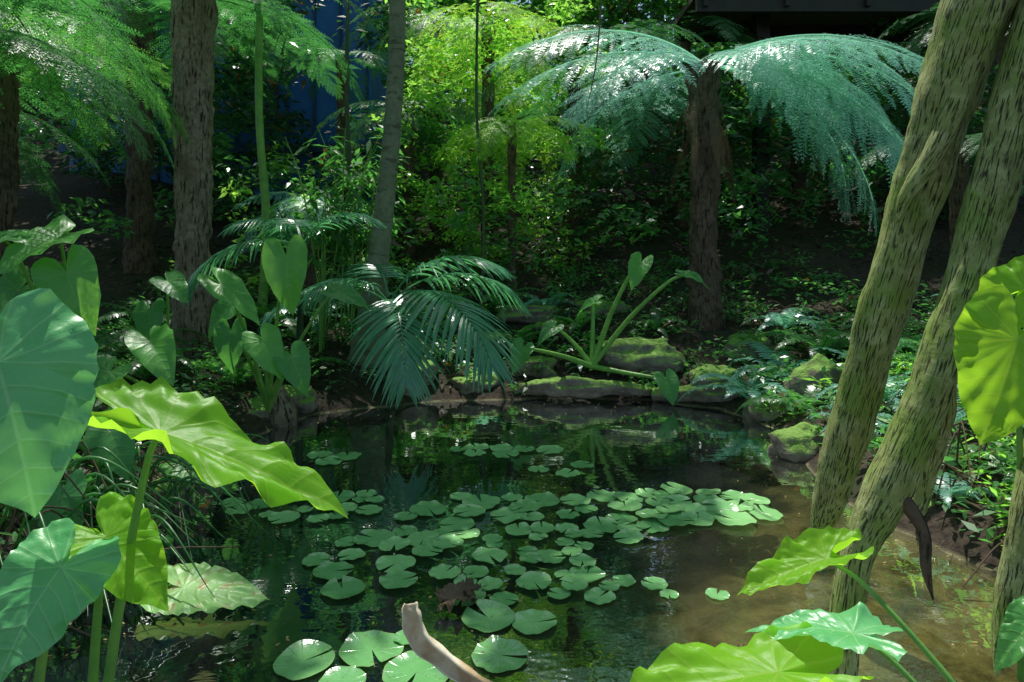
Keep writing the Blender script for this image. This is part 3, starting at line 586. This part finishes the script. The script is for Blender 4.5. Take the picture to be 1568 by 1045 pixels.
# ---------------------------------------------------------------- rocks, logs
def rock(x,y,z,sx,sy,sz,name='mossy_rock',seed=0):
    import bmesh
    bm=bmesh.new(); bmesh.ops.create_icosphere(bm,subdivisions=4,radius=1)
    for v in bm.verts:
        c=v.co.copy(); f=1+.35*noise.noise(c*1.1+Vector((seed,0,0)))+.16*noise.noise(c*3+Vector((0,seed,0)))+.05*noise.noise(c*9)
        m=max(abs(c.x),abs(c.y),abs(c.z)); f*=1*.55+.45/m*.8
        v.co=Vector((c.x*sx*f,c.y*sy*f,c.z*sz*f))
    me=bpy.data.meshes.new(name); bm.to_mesh(me); bm.free(); me.materials.append(M['rock']); me.polygons.foreach_set('use_smooth',[True]*len(me.polygons))
    ob(name,me,None,(x,y,z),(random.uniform(-.1,.1),random.uniform(-.1,.1),random.uniform(-.6,.6)))
for i,a in enumerate([(1.55,8.1,.42,.58,.4,.24),(2.35,7.55,.15,.36,.3,.24),(3.05,6.5,.38,.27,.24,.27),(2.38,5.4,.06,.24,.22,.19),(.2,8.2,.22,.4,.35,.2),(-.5,7.85,.08,.38,.3,.18),(-1.15,7.75,.2,.3,.3,.22),(-.4,8.6,.5,.4,.3,.18),(.6,8.9,.65,.3,.3,.15),(-2.3,6.9,.1,.25,.2,.18),(-2.5,6.4,.08,.3,.2,.16),(2.6,6.6,.1,.22,.25,.16),(2.5,4.9,.05,.16,.14,.12),(2.55,4.0,.05,.2,.15,.14),(-2.45,5.2,.06,.2,.22,.15),(-2.3,4.3,.04,.15,.2,.12),(3.0,8.3,.5,.3,.3,.18),(4.0,8.0,.5,.3,.3,.2),(.2,9.3,.85,.5,.3,.14),(1.3,9.4,.9,.4,.3,.15)]): rock(*a,seed=i*3.7)
V,F,co=tube([(0,7.7,.08,.05),(.3,7.62,.13,.09),(.6,7.5,.15,.11),(1.1,7.48,.14,.09),(1.7,7.55,.09,.05)],seg=24,k=14,rough=.45); ob('mossy_log',mk('log',V,F,M['rock'],True))
V,F,co=tube([(1.6,7.45,.08,.07),(2.3,7.2,.14,.10),(2.9,6.9,.22,.06)],seg=24,k=14,rough=.45); ob('mossy_log',mk('log',V,F,M['rock'],True))
V,F,co=tube([(-2.25,6.4,-.05,.14),(-2.27,6.4,.15,.12),(-2.3,6.42,.36,.06),(-2.32,6.42,.42,.01)],seg=16,k=8,rough=.3); ob('tree_stump',mk('st',V,F,M['bark_fern'],True,co,'tubeco'))

C=catmull([(-.36,2.32,.385,.02),(-.355,2.3,.35,.030),(-.33,2.3,.27,.032),(-.25,2.3,.2,.030),(-.14,2.28,.135,.026),(-.03,2.26,.09,.02),(.08,2.24,.05,.01)],9); V=[];F=[];k=13
for i,c in enumerate(C):
    T=nrm(C[min(i+1,len(C)-1),:3]-C[max(i-1,0),:3]); sd_=nrm(np.cross(T,[0,1,.2])); b=np.cross(sd_,T)
    for j in range(k):
        a=math.pi*(-.15+1.3*j/(k-1)); V.append(c[:3]+(sd_*math.cos(a)+b*math.sin(a))*c[3]*(1+.08*math.sin(i*.7+j)))
for i in range(len(C)-1):
    for j in range(k-1): F.append((i*k+j,i*k+j+1,(i+1)*k+j+1,(i+1)*k+j))
o=ob('dried_palm_sheath',mk('sheath',np.array(V),np.array(F),M['husk'])); md=o.modifiers.new('s','SOLIDIFY'); md.thickness=.004
for (x,y,s) in [(-.28,3.0,.16),(-.2,3.08,.12),(.9,2.55,.13)]:
    V,F,co=taro_leaf(s,.8,.5,.6,.16,int(s*100),True); o=ob('dead_leaf',mk('dl',V,F,M['dead'],True,co)); place(o,(x,y,.05),(random.uniform(-1,1),.3,.1),(0,-.3,1))

n=9000; x=rng.uniform(-8,9,n); y=rng.uniform(1.5,16,n); d=sd(x,y); k=d>.02; x=x[k];y=y[k]
P=np.stack([x,y,H(x,y)+.04],-1); V,F=leaf_cloud(P,rng.uniform(.05,.15,len(P)),.4,.9,0); ob('leaf_litter',mk('leaf_litter',V,F,M['litter'],False))
n=1100; x=rng.uniform(-2.2,2.8,n); y=rng.uniform(2.2,7.4,n); k=(sd(x,y)<-.02)&(rng.uniform(0,1,n)<np.clip(.2+np.exp(sd(x,y)*2.5),0,1)); x=x[k];y=y[k]
P=np.stack([x,y,np.full(len(x),.004)],-1); V,F=leaf_cloud(P,rng.uniform(.008,.032,len(P)),.5,1.0,0); V[:,2]=.004+rng.uniform(0,.003,len(V)); ob('floating_debris',mk('floating_debris',V,F,M['dry'],False))
out=[];R=[]
for t in range(1300):
    x=random.uniform(-6,6.5);y=random.uniform(2.2,10.5); d=float(sd(np.array([x]),np.array([y]))[0])
    if d<.02 or d>3.8 : continue
    out.append((x,y,h1(x,y)+random.uniform(.02,.3))); R.append(random.uniform(.1,.28))
P=clumps(out,R,26); V,F=leaf_cloud(P,rng.uniform(.04,.12,len(P)),.42,.6,.2); ob('bank_undergrowth',mk('bank_undergrowth',V,F,M['under'],False))
out=[];R=[]
for t in range(100):
    x=random.uniform(2.5,4.5);y=random.uniform(2.6,6.5); out.append((x,y,h1(x,y)+random.uniform(.0,.3))); R.append(random.uniform(.08,.2))
P=clumps(out,R,26); V,F=leaf_cloud(P,rng.uniform(.04,.15,len(P)),.2,.4,-.2); ob('bank_undergrowth',mk('bank_undergrowth',V,F,M['under_lit'],False))
A=Acc()
for t in range(170):
    reg=random.random()
    if reg<.45: x=random.uniform(2.5,3.6);y=random.uniform(2.8,4.4)
    elif reg<.75: x=random.uniform(1.8,4.0);y=random.uniform(8.5,10.5)
    else: x=random.uniform(-2.6,-1.9);y=random.uniform(2.4,4.6)
    z=h1(x,y); a=random.uniform(0,6.28); l=random.uniform(.25,.8); hh=random.uniform(.1,.5)
    A.add(*tube([(x,y,z,.006),(x+math.cos(a)*l*.4,y+math.sin(a)*l*.4,z+hh,.005),(x+math.cos(a)*l,y+math.sin(a)*l,z+hh*.4,.003)],seg=5,k=6))
ob('tangled_roots',A.mesh('tangled_roots',M['litter'],True,'tubeco'))
A=Acc(); 
for t in range(60):
    x=random.uniform(-2.5,-2.0);y=random.uniform(2.9,4.4); z=max(0.05,h1(x,y)); l=random.uniform(.4,.95); a=random.uniform(-1.0,.3); hh=random.uniform(.15,.4)
    V,F,co=tube([(x,y,z,.008),(x+math.cos(a)*l*.45,y+math.sin(a)*l*.45,z+hh,.008),(x+math.cos(a)*l,y+math.sin(a)*l,z+hh*.2,.001)],seg=4,k=8); A.add(V,F,co)
ob('bank_grass',A.mesh('bank_grass',M['under']))

# ---------------------------------------------------------------- structures
def box(parent,name,x0,x1,y0,y1,z0,z1,mat,bev=.01):
    V=[(x,y,z) for x in(x0,x1) for y in(y0,y1) for z in(z0,z1)]
    F=[(0,1,3,2),(4,6,7,5),(0,4,5,1),(2,3,7,6),(0,2,6,4),(1,5,7,3)]
    o=ob(name,mk(name,V,F,M[mat],False),parent); md=o.modifiers.new('b','BEVEL'); md.width=bev; md.segments=2; return o
e=empty('blue_building')
box(e,'walls',-9.5,-3.0,14.0,17.5,1.5,8.2,'blue',.03)
for i in range(12): box(e,'batten_%d'%i,-9.3+i*.56,-9.24+i*.56,13.94,13.998,2.2,8.1,'bluedk')
for i,xw in enumerate((-5.9,-8)):
    box(e,'window_%d'%i,xw,xw+.9,13.93,13.99,4.6,5.8,'glass'); box(e,'sill_%d'%i,xw-.08,xw+.98,13.85,13.98,4.5,4.59,'bluedk')
box(e,'floor_band',-9.6,-2.9,13.8,13.93,3.9,4.1,'bluedk'); box(e,'roof',-9.9,-2.6,13.4,18,8.21,8.4,'bluedk')
e=empty('footbridge')
box(e,'deck',3.2,15,11.4,12.8,6.22,6.34,'timber'); box(e,'girder_front',3.2,15,11.3,11.397,5.92,6.4,'steel'); box(e,'girder_back',3.2,15,12.803,12.9,5.92,6.4,'steel')
for i in range(9): box(e,'post_%d'%i,3.3+i*1.4,3.38+i*1.4,11.22,11.297,5.99,7.4,'steel')
box(e,'handrail',3.2,15,11.2,11.3,7.41,7.49,'timber')
for i,xx in enumerate((4.5,9,13)): box(e,'pier_%d'%i,xx,xx+.25,12.0,12.25,1.5,6.21,'steel')

# ---------------------------------------------------------------- light, world, camera
w=bpy.data.worlds.new('World'); sc.world=w; w.use_nodes=True; nt=w.node_tree; bg=nt.nodes['Background']; sky=nt.nodes.new('ShaderNodeTexSky'); sky.sky_type='NISHITA'; sky.sun_disc=False
sky.sun_elevation=math.asin(S.z); sky.sun_rotation=math.atan2(S.x,S.y); nt.links.new(sky.outputs[0],bg.inputs[0]); bg.inputs[1].default_value=.15
sl=bpy.data.lights.new('sun','SUN'); sl.energy=5; sl.angle=math.radians(.5); sl.color=(1,.97,.91); so=bpy.data.objects.new('sun',sl); so.rotation_euler=S.to_track_quat('Z','Y').to_euler(); so.location=(3,5,15); link(so)
cd=bpy.data.cameras.new('camera'); co_=bpy.data.objects.new('camera',cd); co_.location=(0,0,1.6); co_.rotation_euler=(math.radians(90),0,0); cd.sensor_width=36; cd.lens=22.96; cd.shift_y=-.078; cd.clip_start=.05; cd.clip_end=500; link(co_); sc.camera=co_
sc.view_settings.view_transform='Standard'; sc.view_settings.look='None'; sc.view_settings.exposure=0; sc.view_settings.gamma=1
